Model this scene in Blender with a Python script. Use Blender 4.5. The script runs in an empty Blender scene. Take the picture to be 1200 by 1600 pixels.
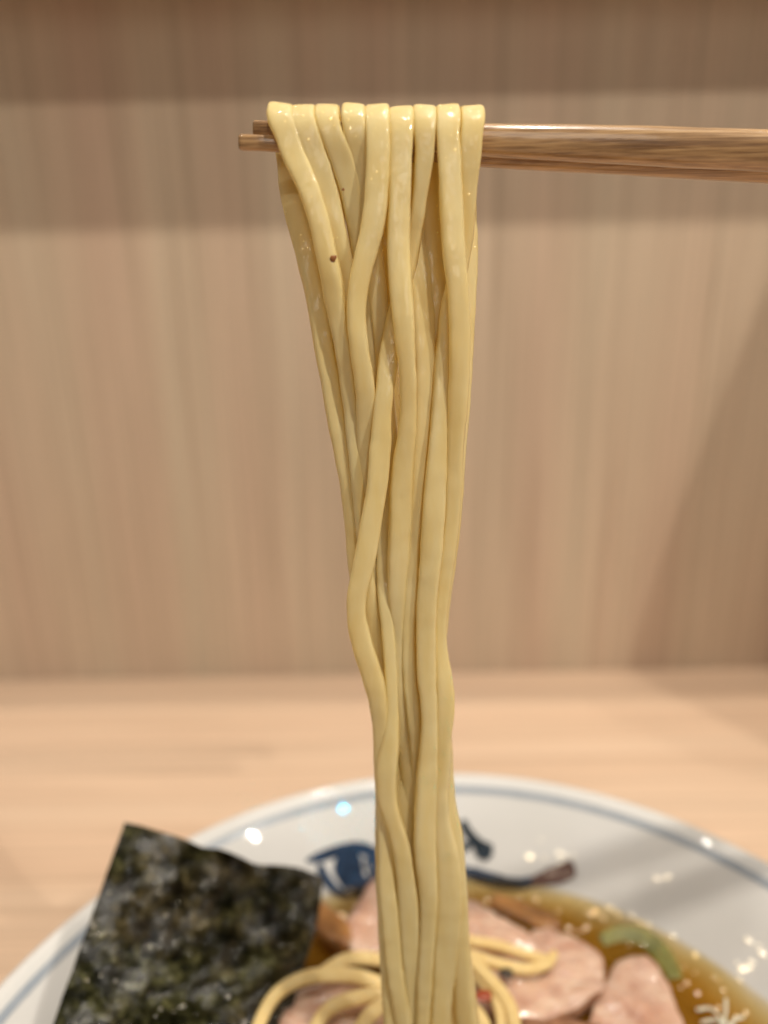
import bpy, bmesh, math, random
from mathutils import Vector, Matrix, noise
random.seed(7)
S = bpy.context.scene
COL = S.collection

# ------------------------------------------------------------------ camera
CAM_Z = 0.2327
PITCH, ROLL, FPX = math.radians(19), math.radians(0.95), 1200.0
CAM = Vector((0, 0, CAM_Z))
X0 = Vector((1, 0, 0))
FWD = Vector((0, math.cos(PITCH), -math.sin(PITCH)))
U0 = Vector((0, math.sin(PITCH), math.cos(PITCH)))
RGT = X0 * math.cos(ROLL) - U0 * math.sin(ROLL)
UPV = U0 * math.cos(ROLL) + X0 * math.sin(ROLL)
cd = bpy.data.cameras.new('camera')
cam = bpy.data.objects.new('camera', cd)
COL.objects.link(cam)
cam.matrix_world = Matrix(((RGT.x, UPV.x, -FWD.x, CAM.x), (RGT.y, UPV.y, -FWD.y, CAM.y),
                           (RGT.z, UPV.z, -FWD.z, CAM.z), (0, 0, 0, 1)))
cd.sensor_fit = 'HORIZONTAL'
cd.sensor_width = 36
cd.lens = 36
cd.clip_start, cd.clip_end = 0.005, 20
cd.dof.use_dof = True
cd.dof.focus_distance = 0.121
cd.dof.aperture_fstop = 9.6
S.camera = cam

# ------------------------------------------------------------------ world, exposure, lamps
w = bpy.data.worlds.new('World')
S.world = w
w.use_nodes = True
w.node_tree.nodes['Background'].inputs[0].default_value = (0.85, 0.93, 1.0, 1)
w.node_tree.nodes['Background'].inputs[1].default_value = 0.10
S.view_settings.view_transform = 'Standard'
S.view_settings.look = 'None'
S.view_settings.exposure = -0.02
S.view_settings.gamma = 1.0
S.cycles.use_denoising = True
S.cycles.max_bounces = 10


def lamp(loc, target, power, size, col=(1.0, 0.92, 0.80), spread=180):
    ld = bpy.data.lights.new('area_lamp', 'AREA')
    ld.shape = 'DISK'
    ld.size = size
    ld.energy = power
    ld.color = col
    ld.spread = math.radians(spread)
    o = bpy.data.objects.new('area_lamp', ld)
    COL.objects.link(o)
    o.location = loc
    o.rotation_euler = (Vector(target) - Vector(loc)).to_track_quat('-Z', 'Y').to_euler()
    return o


for lx, p in ((-0.55, 4.6), (0.25, 4.1), (0.86, 2.8)):      # row above the counter
    lamp((lx, 0.262, 1.60), (lx * 0.4, 0.17, 0), p, 0.018)
lamp((0.18, -0.075, 1.175), (0.05, 0.3, 0.2), 7.4, 0.03)     # over the guests' seats
lamp((-0.45, -0.075, 1.175), (-0.05, 0.3, 0.2), 1.4, 0.03)
lamp((0.98, -0.64, 1.27), (0.0, 0.3, 0.2), 8.6, 0.026)       # row behind the seats
lamp((1.85, -1.45, 2.09), (0.0, 0.3, 0.15), 6.5, 0.09)       # panel further back in the room
lamp((0.35, -2.20, 1.15), (0.0, 0.3, 0.2), 6.5, 0.80)        # broad fill added behind the viewer for sheen on the noodles

# ------------------------------------------------------------------ helpers


def ray(x, y):
    return FWD + RGT * ((x - 600) / FPX) - UPV * ((y - 800) / FPX)


def at_z(x, y, z):          # where the sight line through (x, y) meets height z
    d = ray(x, y)
    return CAM + d * ((z - CAM.z) / d.z)


def at_y(x, y, yy):
    d = ray(x, y)
    return CAM + d * (yy / d.y)


def lin(c):
    return tuple(((v / 255) / 12.92 if v / 255 <= 0.04045 else ((v / 255 + 0.055) / 1.055) ** 2.4) for v in c)


def mat(name):
    m = bpy.data.materials.new(name)
    m.use_nodes = True
    nt = m.node_tree
    return m, nt, nt.nodes['Principled BSDF']


def nd(nt, t, **kw):
    n = nt.nodes.new(t)
    for k, v in kw.items():
        if k.startswith('i_'):
            n.inputs[k[2:].replace('_', ' ')].default_value = v
        else:
            setattr(n, k, v)
    return n


def ramp(nt, fac, stops):
    r = nt.nodes.new('ShaderNodeValToRGB')
    el = r.color_ramp.elements
    while len(el) < len(stops):
        el.new(0.5)
    for e, (p, c) in zip(el, stops):
        e.position = p
        e.color = (*c, 1) if len(c) == 3 else c
    nt.links.new(fac, r.inputs[0])
    return r.outputs[0]


def noise_tex(nt, scale3, scale=1.0, detail=4, rough=0.55, coord='Object', loc=(0, 0, 0)):
    tc = nt.nodes.new('ShaderNodeTexCoord')
    mp = nt.nodes.new('ShaderNodeMapping')
    mp.inputs['Scale'].default_value = scale3
    mp.inputs['Location'].default_value = loc
    nt.links.new(tc.outputs[coord], mp.inputs[0])
    n = nt.nodes.new('ShaderNodeTexNoise')
    n.inputs['Scale'].default_value = scale
    n.inputs['Detail'].default_value = detail
    n.inputs['Roughness'].default_value = rough
    nt.links.new(mp.outputs[0], n.inputs['Vector'])
    return n


def mix(nt, fac, a, b, mode='MIX'):
    n = nt.nodes.new('ShaderNodeMix')
    n.data_type = 'RGBA'
    n.blend_type = mode
    for sock, v in ((n.inputs[0], fac), (n.inputs[6], a), (n.inputs[7], b)):
        if hasattr(v, 'is_output'):
            nt.links.new(v, sock)
        elif isinstance(v, (int, float)):
            sock.default_value = v
        else:
            sock.default_value = (*v, 1)
    return n.outputs[2]


def bump(nt, bsdf, fac, strength, dist, sock='Normal'):
    b = nt.nodes.new('ShaderNodeBump')
    b.inputs['Strength'].default_value = strength
    b.inputs['Distance'].default_value = dist
    nt.links.new(fac, b.inputs['Height'])
    nt.links.new(b.outputs[0], bsdf.inputs[sock])


def obj(name, bm, m, parent=None, smooth=True, kind=None):
    me = bpy.data.meshes.new(name)
    bmesh.ops.recalc_face_normals(bm, faces=bm.faces)
    bm.to_mesh(me)
    bm.free()
    if smooth:
        for p in me.polygons:
            p.use_smooth = True
    for x in (m if isinstance(m, (list, tuple)) else [m]):
        me.materials.append(x)
    o = bpy.data.objects.new(name, me)
    COL.objects.link(o)
    if parent:
        o.parent = parent
        o.matrix_parent_inverse = parent.matrix_world.inverted()
    if kind:
        o['kind'] = kind
    return o


def tag(o, label, cat, group=None):
    o['label'] = label
    o['category'] = cat
    if group:
        o['group'] = group
    return o


def box(bm, lo, hi, bev=0.0):
    lo, hi = Vector(lo), Vector(hi)
    r = bmesh.ops.create_cube(bm, size=1)
    for v in r['verts']:
        v.co = Vector(((v.co.x + .5) * (hi.x - lo.x) + lo.x, (v.co.y + .5) * (hi.y - lo.y) + lo.y, (v.co.z + .5) * (hi.z - lo.z) + lo.z))
    if bev:
        es = list({e for v in r['verts'] for e in v.link_edges})
        bmesh.ops.bevel(bm, geom=es, offset=bev, segments=3, affect='EDGES')


def catmull(pts, n):
    """samples of a Catmull-Rom spline through tuples of any length, spaced by the first control spacing"""
    out = []
    P = [tuple(2 * a - b for a, b in zip(pts[0], pts[1]))] + list(pts) + [tuple(2 * a - b for a, b in zip(pts[-1], pts[-2]))]
    for i in range(1, len(P) - 2):
        for k in range(n):
            t = k / n
            out.append(tuple(0.5 * (2 * b + (c - a) * t + (2 * a - 5 * b + 4 * c - d) * t * t + (3 * b - a - 3 * c + d) * t ** 3)
                             for a, b, c, d in zip(P[i - 1], P[i], P[i + 1], P[i + 2])))
    out.append(tuple(pts[-1]))
    return out


def sweep(bm, path, side, ns=22, expo=3.1, seed=0):
    """path: list of (point, half width, half thickness, roll); side: rough width direction"""
    rings = []
    N = len(path)
    prev = None
    for i, (p, hw, ht, roll) in enumerate(path):
        t = (path[min(i + 1, N - 1)][0] - path[max(i - 1, 0)][0]).normalized()
        s0 = side if prev is None or abs(t.dot(side)) < 0.8 else prev
        s = (s0 - t * s0.dot(t)).normalized()
        prev = s
        nrm = t.cross(s).normalized()
        s2 = s * math.cos(roll) + nrm * math.sin(roll)
        n2 = nrm * math.cos(roll) - s * math.sin(roll)
        ring = []
        for k in range(ns):
            a = 2 * math.pi * k / ns
            c, q = math.cos(a), math.sin(a)
            ex = expo + 1.6 * max(0.0, min(1.0, (p.z - 0.236) / 0.010)) if seed else expo
            cx = math.copysign(abs(c) ** (2 / ex), c)
            cy = math.copysign(abs(q) ** (2 / ex), q)
            co = p + s2 * (cx * hw) + n2 * (cy * ht)
            co += (s2 * c + n2 * q) * (noise.noise(co * 420 + Vector((seed * 7.3, 0, 0))) * 0.00010 +
                                       noise.noise(co * 1500 + Vector((seed * 3.1, 5, 0))) * 0.00003)
            ring.append(bm.verts.new(co))
        rings.append(ring)
    for a, b in zip(rings, rings[1:]):
        for k in range(ns):
            bm.faces.new((a[k], a[(k + 1) % ns], b[(k + 1) % ns], b[k]))
    bm.faces.new(rings[0])
    bm.faces.new(list(reversed(rings[-1])))
    return rings


# ------------------------------------------------------------------ materials


def wood(name, along, cols, fine=1.0, rough=0.45, spec=0.4, period=0.02, wash=None, contrast=(0.33, 0.67)):
    """straight-grained pale wood; along = axis of the grain"""
    m, nt, b = mat(name)

    def sc(a, c):
        return tuple(a if i == along else c for i in range(3))
    big = noise_tex(nt, sc(1.3, 34), 1, 4, 0.6)
    mid = noise_tex(nt, sc(2.0, 190), 1, 5, 0.65, loc=(3, 1, 2))
    fin = noise_tex(nt, sc(6 * fine, 420 * fine), 1, 3, 0.6, loc=(1, 7, 4))
    c1 = ramp(nt, big.outputs[0], [(contrast[0], cols[0]), (0.5, cols[1]), (contrast[1], cols[2])])
    c2 = ramp(nt, mid.outputs[0], [(0.30, (0.86, 0.845, 0.83)), (0.5, (1, 1, 1)), (0.70, (1.05, 1.045, 1.04))])
    c3 = ramp(nt, fin.outputs[0], [(0.34, (0.78, 0.76, 0.74)), (0.6, (1, 1, 1))])
    c = mix(nt, 0.9, c1, c2, 'MULTIPLY')
    c = mix(nt, 0.8, c, c3, 'MULTIPLY')
    nt.links.new(c, b.inputs['Base Color'])
    b.inputs['Roughness'].default_value = rough
    b.inputs['Specular IOR Level'].default_value = spec
    bump(nt, b, fin.outputs[0], 0.25, 0.0002)
    return m


M_WALL = wood('wall_veneer', 2, [(0.59, 0.435, 0.32), (0.595, 0.46, 0.335), (0.60, 0.485, 0.355)])
M_SHELF = wood('shelf_wood', 0, [(0.36, 0.29, 0.25), (0.38, 0.31, 0.27), (0.40, 0.33, 0.29)])
M_COUNTER = wood('counter_wood', 0, [(0.68, 0.485, 0.345), (0.70, 0.51, 0.365), (0.72, 0.54, 0.395)], rough=0.38)
M_STICK, _nt, _b = mat('chopstick_wood')
_n1 = noise_tex(_nt, (12, 950, 950), 1, 5, 0.7)
_n2 = noise_tex(_nt, (60, 2600, 2600), 1, 3, 0.6, loc=(2, 5, 1))
_n3 = noise_tex(_nt, (90, 300, 300), 1, 3, 0.6, loc=(7, 5, 1))
_c = ramp(_nt, _n1.outputs[0], [(0.32, (0.23, 0.115, 0.045)), (0.47, (0.45, 0.265, 0.115)), (0.68, (0.62, 0.385, 0.18))])
_c = mix(_nt, 0.85, _c, ramp(_nt, _n2.outputs[0], [(0.34, (0.55, 0.5, 0.46)), (0.55, (1, 1, 1))]), 'MULTIPLY')
_c = mix(_nt, 0.7, _c, ramp(_nt, _n3.outputs[0], [(0.36, (0.70, 0.66, 0.62)), (0.6, (1, 1, 1))]), 'MULTIPLY')
_nt.links.new(_c, _b.inputs['Base Color'])
_b.inputs['Roughness'].default_value = 0.30
_b.inputs['Coat Weight'].default_value = 0.5
_b.inputs['Coat Roughness'].default_value = 0.08
bump(_nt, _b, _n2.outputs[0], 0.5, 0.0001)
bump(_nt, _b, _n3.outputs[0], 0.5, 0.0002, 'Coat Normal')


def noodle_mat(name, base, deep, through, coat=0.6, amount=0.38):
    """wet wheat noodle: diffuse skin that lets part of the light through, under a thin film of broth"""
    m, nt, b = mat(name)
    n = noise_tex(nt, (1, 1, 0.22), 330, 4, 0.6)
    c = ramp(nt, n.outputs[0], [(0.34, deep), (0.66, base)])
    nt.links.new(c, b.inputs['Base Color'])
    b.inputs['Roughness'].default_value = 0.40
    b.inputs['IOR'].default_value = 1.38
    b.inputs['Specular IOR Level'].default_value = 0.3
    b.inputs['Coat Weight'].default_value = coat
    b.inputs['Coat Roughness'].default_value = 0.06
    b.inputs['Coat IOR'].default_value = 1.45
    f = noise_tex(nt, (1, 1, 1), 1500, 3, 0.6)
    bump(nt, b, f.outputs[0], 0.25, 0.00012)
    g = noise_tex(nt, (1, 1, 0.5), 480, 3, 0.5, loc=(2, 2, 2))
    bump(nt, b, g.outputs[0], 0.9, 0.00048, 'Coat Normal')
    t = nt.nodes.new('ShaderNodeBsdfTranslucent')
    t.inputs[0].default_value = (*through, 1)
    x = nt.nodes.new('ShaderNodeMixShader')
    x.inputs[0].default_value = amount
    nt.links.new(b.outputs[0], x.inputs[1])
    nt.links.new(t.outputs[0], x.inputs[2])
    nt.links.new(x.outputs[0], nt.nodes['Material Output'].inputs['Surface'])
    return m


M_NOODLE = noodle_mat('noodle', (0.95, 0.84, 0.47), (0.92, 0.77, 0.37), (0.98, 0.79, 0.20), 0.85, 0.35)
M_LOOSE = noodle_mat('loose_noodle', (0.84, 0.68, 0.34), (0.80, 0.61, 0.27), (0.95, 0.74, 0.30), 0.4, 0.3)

M_WATER, _nt, _b = mat('broth_drop')      # a clear bead; extra glint brightness is put into its gloss colour
_tr = _nt.nodes.new('ShaderNodeBsdfTransparent')
_tr.inputs[0].default_value = (1, 0.99, 0.96, 1)
_gl = _nt.nodes.new('ShaderNodeBsdfGlossy')
_gl.inputs['Roughness'].default_value = 0.22
_mx = _nt.nodes.new('ShaderNodeMixShader')
_mx.inputs[0].default_value = 0.06
_gl.inputs['Color'].default_value = (8, 7.8, 7.2, 1)
_nt.links.new(_tr.outputs[0], _mx.inputs[1])
_nt.links.new(_gl.outputs[0], _mx.inputs[2])
_nt.links.new(_mx.outputs[0], _nt.nodes['Material Output'].inputs['Surface'])

M_PORCELAIN, _nt, _b = mat('porcelain')
_n = noise_tex(_nt, (1, 1, 1), 30, 2)
_nt.links.new(ramp(_nt, _n.outputs[0], [(0.3, (0.625, 0.615, 0.595)), (0.7, (0.66, 0.65, 0.635))]), _b.inputs['Base Color'])
_b.inputs['Roughness'].default_value = 0.3
_b.inputs['Specular IOR Level'].default_value = 0.0
_b.inputs['Coat Weight'].default_value = 0.9
_b.inputs['Coat IOR'].default_value = 1.5
_b.inputs['Coat Roughness'].default_value = 0.035
_f = noise_tex(_nt, (1, 1, 1), 45, 2)
bump(_nt, _b, _f.outputs[0], 0.05, 0.0006, 'Coat Normal')


def ink(name, a, c):
    m, nt, b = mat(name)
    n = noise_tex(nt, (1, 1, 1), 190, 4, 0.65)
    nt.links.new(ramp(nt, n.outputs[0], [(0.35, a), (0.68, c)]), b.inputs['Base Color'])
    b.inputs['Roughness'].default_value = 0.18
    return m


M_RING = ink('blue_glaze', (0.29, 0.33, 0.38), (0.36, 0.39, 0.43))
M_INK = ink('navy_ink', (0.012, 0.022, 0.045), (0.03, 0.06, 0.12))
M_INKB = ink('black_ink', (0.012, 0.018, 0.026), (0.03, 0.045, 0.06))
M_INKP = ink('brown_ink', (0.10, 0.055, 0.045), (0.17, 0.10, 0.085))

M_SOUP, _nt, _b = mat('broth')       # clear broth: tint deepens with its depth over the sloping bowl
_tc = _nt.nodes.new('ShaderNodeTexCoord')
_ln = nd(_nt, 'ShaderNodeVectorMath', operation='LENGTH')
_nt.links.new(_tc.outputs['Object'], _ln.inputs[0])
_mr = nd(_nt, 'ShaderNodeMapRange')
_mr.inputs['From Min'].default_value = 0.0935
_mr.inputs['From Max'].default_value = 0.0700
_nt.links.new(_ln.outputs['Value'], _mr.inputs['Value'])
_n = noise_tex(_nt, (1, 1, 1), 55, 3)
_ad = nd(_nt, 'ShaderNodeMath', operation='MULTIPLY_ADD')
_nt.links.new(_n.outputs[0], _ad.inputs[0])
_ad.inputs[1].default_value = 0.34
_nt.links.new(_mr.outputs[0], _ad.inputs[2])
_tint = ramp(_nt, _ad.outputs[0], [(0.16, (1.0, 0.98, 0.92)), (0.36, (0.94, 0.82, 0.52)), (0.66, (0.70, 0.43, 0.11)), (1.15 / 1.2, (0.34, 0.14, 0.01))])
_tp = _nt.nodes.new('ShaderNodeBsdfTransparent')
_nt.links.new(_tint, _tp.inputs[0])
_b.inputs['Base Color'].default_value = (0.27, 0.135, 0.015, 1)
_b.inputs['Roughness'].default_value = 0.06
_b.inputs['IOR'].default_value = 1.36
_f = noise_tex(_nt, (1, 1, 1), 120, 2)
bump(_nt, _b, _f.outputs[0], 0.15, 0.0006)
_mk = ramp(_nt, _mr.outputs[0], [(0.0, (0.06,) * 3), (0.9, (0.45,) * 3)])
_mx = _nt.nodes.new('ShaderNodeMixShader')
_nt.links.new(_mk, _mx.inputs[0])
_nt.links.new(_tp.outputs[0], _mx.inputs[1])
_nt.links.new(_b.outputs[0], _mx.inputs[2])
_nt.links.new(_mx.outputs[0], _nt.nodes['Material Output'].inputs['Surface'])

M_NORI, _nt, _b = mat('nori')
_n1 = noise_tex(_nt, (1, 1, 1), 190, 5, 0.7)
_n2 = noise_tex(_nt, (1, 1, 1), 620, 4, 0.7)
_n3 = noise_tex(_nt, (1, 1, 1), 60, 3, 0.5, loc=(4, 2, 9))
_n4 = noise_tex(_nt, (1, 1, 1), 120, 4, 0.65, loc=(1, 2, 5))
_c = ramp(_nt, _n1.outputs[0], [(0.38, (0.004, 0.004, 0.002)), (0.5, (0.020, 0.019, 0.009)), (0.66, (0.078, 0.074, 0.040))])
_c2 = ramp(_nt, _n2.outputs[0], [(0.40, (0.25, 0.25, 0.22)), (0.62, (1.7, 1.65, 1.55))])
_c = mix(_nt, 0.85, _c, _c2, 'MULTIPLY')
_c3 = ramp(_nt, _n3.outputs[0], [(0.40, (0.98, 1.02, 0.80)), (0.60, (1.18, 0.97, 0.88))])
_c = mix(_nt, 0.9, _c, _c3, 'MULTIPLY')
_nt.links.new(_c, _b.inputs['Base Color'])
_b.inputs['Roughness'].default_value = 0.20
_h = mix(_nt, 0.5, _n1.outputs[0], _n2.outputs[0])
bump(_nt, _b, _h, 1.0, 0.0009)
_nt.links.new(ramp(_nt, _n4.outputs[0], [(0.44, (0.02,) * 3), (0.54, (0.5,) * 3), (0.64, (1.0,) * 3)]), _b.inputs['Specular IOR Level'])

M_CHASHU, _nt, _b = mat('chashu')
_n0 = noise_tex(_nt, (1, 1, 1), 40, 2)
_tc = _nt.nodes.new('ShaderNodeTexCoord')
_wv = _nt.nodes.new('ShaderNodeVectorMath')
_wv.operation = 'MULTIPLY_ADD'
_nt.links.new(_n0.outputs['Color'], _wv.inputs[0])
_wv.inputs[1].default_value = (0.02, 0.02, 0.02)
_nt.links.new(_tc.outputs['Object'], _wv.inputs[2])
_mp = _nt.nodes.new('ShaderNodeMapping')
_mp.inputs['Rotation'].default_value = (0, 0, 0.5)
_mp.inputs['Scale'].default_value = (70, 320, 320)
_nt.links.new(_wv.outputs[0], _mp.inputs[0])
_n1 = _nt.nodes.new('ShaderNodeTexNoise')
_n1.inputs['Scale'].default_value = 1
_n1.inputs['Detail'].default_value = 5
_n1.inputs['Roughness'].default_value = 0.65
_nt.links.new(_mp.outputs[0], _n1.inputs['Vector'])
_n2 = noise_tex(_nt, (1, 1, 1), 900, 3, 0.6)
_n3 = noise_tex(_nt, (1, 1, 1), 60, 3, 0.6, loc=(5, 2, 2))
_c = ramp(_nt, _n1.outputs[0], [(0.30, (0.42, 0.23, 0.165)), (0.46, (0.56, 0.36, 0.27)), (0.60, (0.62, 0.43, 0.325)), (0.70, (0.72, 0.60, 0.47)), (0.80, (0.80, 0.71, 0.58))])
_c = mix(_nt, 0.8, _c, ramp(_nt, _n3.outputs[0], [(0.36, (0.86, 0.72, 0.64)), (0.5, (1, 1, 1)), (0.66, (1.12, 1.14, 1.10))]), 'MULTIPLY')
_c = mix(_nt, 0.6, _c, ramp(_nt, _n2.outputs[0], [(0.3, (0.80, 0.74, 0.70)), (0.6, (1, 1, 1))]), 'MULTIPLY')
_nt.links.new(_c, _b.inputs['Base Color'])
_b.inputs['Subsurface Weight'].default_value = 0.35
_b.inputs['Subsurface Radius'].default_value = (1, 0.5, 0.35)
_b.inputs['Subsurface Scale'].default_value = 0.002
_b.inputs['Roughness'].default_value = 0.36
_b.inputs['Coat Weight'].default_value = 0.7
_b.inputs['Coat Roughness'].default_value = 0.12
bump(_nt, _b, _n1.outputs[0], 0.7, 0.0006)
bump(_nt, _b, _n3.outputs[0], 0.6, 0.0015, 'Coat Normal')


def plain(name, a, c, scale=200, rough=0.4, sss=0.0, bmp=0.3):
    m, nt, b = mat(name)
    n = noise_tex(nt, (1, 1, 1), scale, 4, 0.6)
    nt.links.new(ramp(nt, n.outputs[0], [(0.33, a), (0.67, c)]), b.inputs['Base Color'])
    b.inputs['Roughness'].default_value = rough
    if sss:
        b.inputs['Subsurface Weight'].default_value = sss
        b.inputs['Subsurface Scale'].default_value = 0.002
    if bmp:
        bump(nt, b, n.outputs[0], bmp, 0.0004)
    return m


M_RIND = plain('seared_rind', (0.16, 0.065, 0.028), (0.42, 0.22, 0.13))
M_MENMA = plain('bamboo_shoot', (0.22, 0.095, 0.028), (0.42, 0.20, 0.065), 160, 0.3, 0.3)
M_SCALLION = plain('scallion_green', (0.10, 0.10, 0.015), (0.20, 0.18, 0.035), 260, 0.55, 0.2)
M_NEGI = plain('white_leek', (0.50, 0.47, 0.36), (0.66, 0.63, 0.52), 200, 0.3, 0.4)
M_FLECK = plain('bran_fleck', (0.22, 0.07, 0.015), (0.36, 0.14, 0.03), 900, 0.5)
M_PEPPER = plain('dark_fleck', (0.02, 0.012, 0.006), (0.05, 0.03, 0.015), 900, 0.5)
M_SAUCE = plain('red_fleck', (0.22, 0.03, 0.01), (0.34, 0.07, 0.02), 400, 0.3)

# ------------------------------------------------------------------ setting
WALL_Y = 0.390
bm = bmesh.new()
box(bm, (-1.1, WALL_Y, -0.05), (1.1, WALL_Y + 0.02, 0.75))
obj('wall', bm, M_WALL, smooth=False, kind='structure')
bm = bmesh.new()
box(bm, (-1.1, -0.35, -0.035), (1.1, WALL_Y - 0.0005, 0.0), 0.0008)
obj('counter_top', bm, M_COUNTER, smooth=False, kind='structure')

bm = bmesh.new()
box(bm, (-1.0, WALL_Y - 0.052, 0.345), (1.0, WALL_Y - 0.0005, 0.365), 0.001)  # out of view; placed to cast the shadow bands on the wall
tag(obj('shelf', bm, M_SHELF, smooth=False), 'wooden shelf out of view above the counter, added to shade the wall', 'shelf')

# unseen divider added right of the frame; its slanted profile shapes the wall shadow
bm = bmesh.new()
prof = [(WALL_Y - 0.0008, 0.0003), (WALL_Y - 0.122, 0.0003), (WALL_Y - 0.119, 0.035), (WALL_Y - 0.108, 0.105), (WALL_Y - 0.088, 0.17), (WALL_Y - 0.062, 0.225), (WALL_Y - 0.030, 0.272), (WALL_Y - 0.0008, 0.295)]
fa = [bm.verts.new((0.222, y, z)) for y, z in prof]
fb = [bm.verts.new((0.240, y, z)) for y, z in prof]
bm.faces.new(fa)
bm.faces.new(list(reversed(fb)))
for i in range(len(prof)):
    j = (i + 1) % len(prof)
    bm.faces.new((fa[i], fa[j], fb[j], fb[i]))
tag(obj('shade_divider', bm, M_WALL, smooth=False), 'slanted wooden divider added out of view at right to shade the wall', 'divider')

# ------------------------------------------------------------------ bowl
BC = Vector((0.0157, 0.0897, 0))
RIM_Z = 0.075
INNER = [(0.1128, 0.0003), (0.1115, 0.0008), (0.1098, 0.0003), (0.1073, -0.0018), (0.1050, -0.0043), (0.1015, -0.0085), (0.0970, -0.0145), (0.0915, -0.0220),
         (0.0850, -0.0300), (0.074, -0.0400), (0.058, -0.0490), (0.036, -0.0540), (0.0, -0.0555)]
OUTER = [(0.1130, -0.0004), (0.1122, -0.0020), (0.1090, -0.0050), (0.1030, -0.0120), (0.0975, -0.0200), (0.0900, -0.0315), (0.078, -0.0435), (0.062, -0.0530),
         (0.0430, -0.0580), (0.0425, -0.0747), (0.0385, -0.0747), (0.0380, -0.0600), (0.0, -0.0595)]


def lathe(bm, prof, n=160, z0=RIM_Z):
    rings = []
    for r, z in prof:
        if r == 0:
            rings.append([bm.verts.new((BC.x, BC.y, z0 + z))])
        else:
            rings.append([bm.verts.new((BC.x + r * math.cos(2 * math.pi * k / n), BC.y + r * math.sin(2 * math.pi * k / n), z0 + z)) for k in range(n)])
    for a, b in zip(rings, rings[1:]):
        for k in range(n):
            k2 = (k + 1) % n
            if len(b) == 1:
                bm.faces.new((a[k], a[k2], b[0]))
            elif len(a) == 1:
                bm.faces.new((a[0], b[k2], b[k]))
            else:
                bm.faces.new((a[k], a[k2], b[k2], b[k]))
    return rings


INNER_S = catmull(INNER, 4)
INNER_S[-1] = (0.0, INNER_S[-1][1])
OUTER_S = [p for p in OUTER]
bowl = bpy.data.objects.new('ramen_bowl', None)
COL.objects.link(bowl)
bowl.location = (BC.x, BC.y, 0)
bpy.context.view_layer.update()
tag(bowl, 'white porcelain ramen bowl with blue rim line and brush marks, on the counter', 'bowl')
bm = bmesh.new()
lathe(bm, list(reversed(OUTER_S)) + INNER_S)
bmesh.ops.remove_doubles(bm, verts=bm.verts, dist=1e-6)
obj('shell', bm, M_PORCELAIN, bowl)


def bowl_z(r):
    for (r1, z1), (r2, z2) in zip(INNER_S, INNER_S[1:]):
        if r2 <= r <= r1:
            return RIM_Z + z1 + (z2 - z1) * (r1 - r) / max(1e-9, r1 - r2)
    return RIM_Z


def bowl_hit(x, y, lift=0.00015):
    d = ray(x, y)
    t0, t1 = 0.10, 0.45
    prev = None
    k = 0
    t = t0
    while t < t1:
        p = CAM + d * t
        r = math.hypot(p.x - BC.x, p.y - BC.y)
        if r < 0.1128:
            f = p.z - bowl_z(r)
            if f < 0:
                break
        t += 0.0005
    lo, hi = t - 0.0005, t
    for _ in range(14):
        m_ = (lo + hi) / 2
        p = CAM + d * m_
        r = math.hypot(p.x - BC.x, p.y - BC.y)
        if r < 0.1128 and p.z - bowl_z(r) < 0:
            hi = m_
        else:
            lo = m_
    p = CAM + d * hi
    r = math.hypot(p.x - BC.x, p.y - BC.y)
    e = 0.0006
    sl = (bowl_z(min(r + e, 0.1127)) - bowl_z(r - e)) / (2 * e)
    rad = Vector((p.x - BC.x, p.y - BC.y, 0)).normalized()
    nrm = (Vector((0, 0, 1)) - rad * sl).normalized()
    return p + nrm * lift


# blue line round the inside of the rim
bm = bmesh.new()
ringp = []
for r in (0.1082, 0.1077, 0.1072, 0.1067):
    z = bowl_z(r) - RIM_Z
    ringp.append((r, z + 0.00025))
lathe(bm, ringp, 200)
obj('rim_line', bm, M_RING, bowl)


def brush(name, pts, m, seed=0, lift=0.0002):
    """brush stroke fired on the inside of the bowl: pts = (x, y, width)"""
    bm = bmesh.new()
    sm = catmull(pts, 7)
    rows = []
    for i, (x, y, wd) in enumerate(sm):
        a = sm[max(i - 1, 0)]
        b = sm[min(i + 1, len(sm) - 1)]
        tx, ty = b[0] - a[0], b[1] - a[1]
        L = math.hypot(tx, ty) or 1
        nx, ny = -ty / L, tx / L
        end = min(1.0, 0.45 + 0.25 * min(i, len(sm) - 1 - i))
        row = []
        for k in range(6):
            u = k / 5 - 0.5
            q = wd * end * (1 + 0.16 * noise.noise(Vector((x * .06, y * .06, seed + k * 0.3))))
            row.append(bm.verts.new(bowl_hit(x + nx * u * q, y + ny * u * q, lift)))
        rows.append(row)
    for a, b in zip(rows, rows[1:]):
        for k in range(5):
            bm.faces.new((a[k], a[k + 1], b[k + 1], b[k]))
    return obj(name, bm, m, bowl)


brush('brush_stroke', [(723, 1281, 14), (729, 1297, 15), (741, 1311, 14), (755, 1320, 13), (769, 1328, 17)], M_INKB, 1, 0.0003)
brush('brush_stroke', [(700, 1336, 15), (716, 1329, 14), (732, 1320, 13), (743, 1310, 12)], M_INKB, 2, 0.0004)
brush('brush_stroke', [(741, 1311, 12), (747, 1325, 14), (753, 1342, 15)], M_INKB, 3, 0.0005)
brush('brush_stroke', [(754, 1342, 13), (761, 1336, 12), (768, 1328, 14)], M_INKB, 4, 0.0006)
brush('brush_stroke', [(690, 1352, 16), (721, 1361, 20), (750, 1369, 22), (783, 1378, 21), (815, 1381, 19), (840, 1376, 17)], M_INK, 5, 0.0003)
brush('brush_stroke', [(830, 1378, 17), (850, 1372, 23), (870, 1366, 28), (888, 1359, 29), (899, 1356, 24)], M_INKP, 6, 0.0004)
brush('brush_stroke', [(478, 1345, 8), (500, 1339, 16), (525, 1330, 18), (552, 1325, 20), (578, 1330, 20), (600, 1345, 22)], M_INK, 7, 0.0003)
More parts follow.
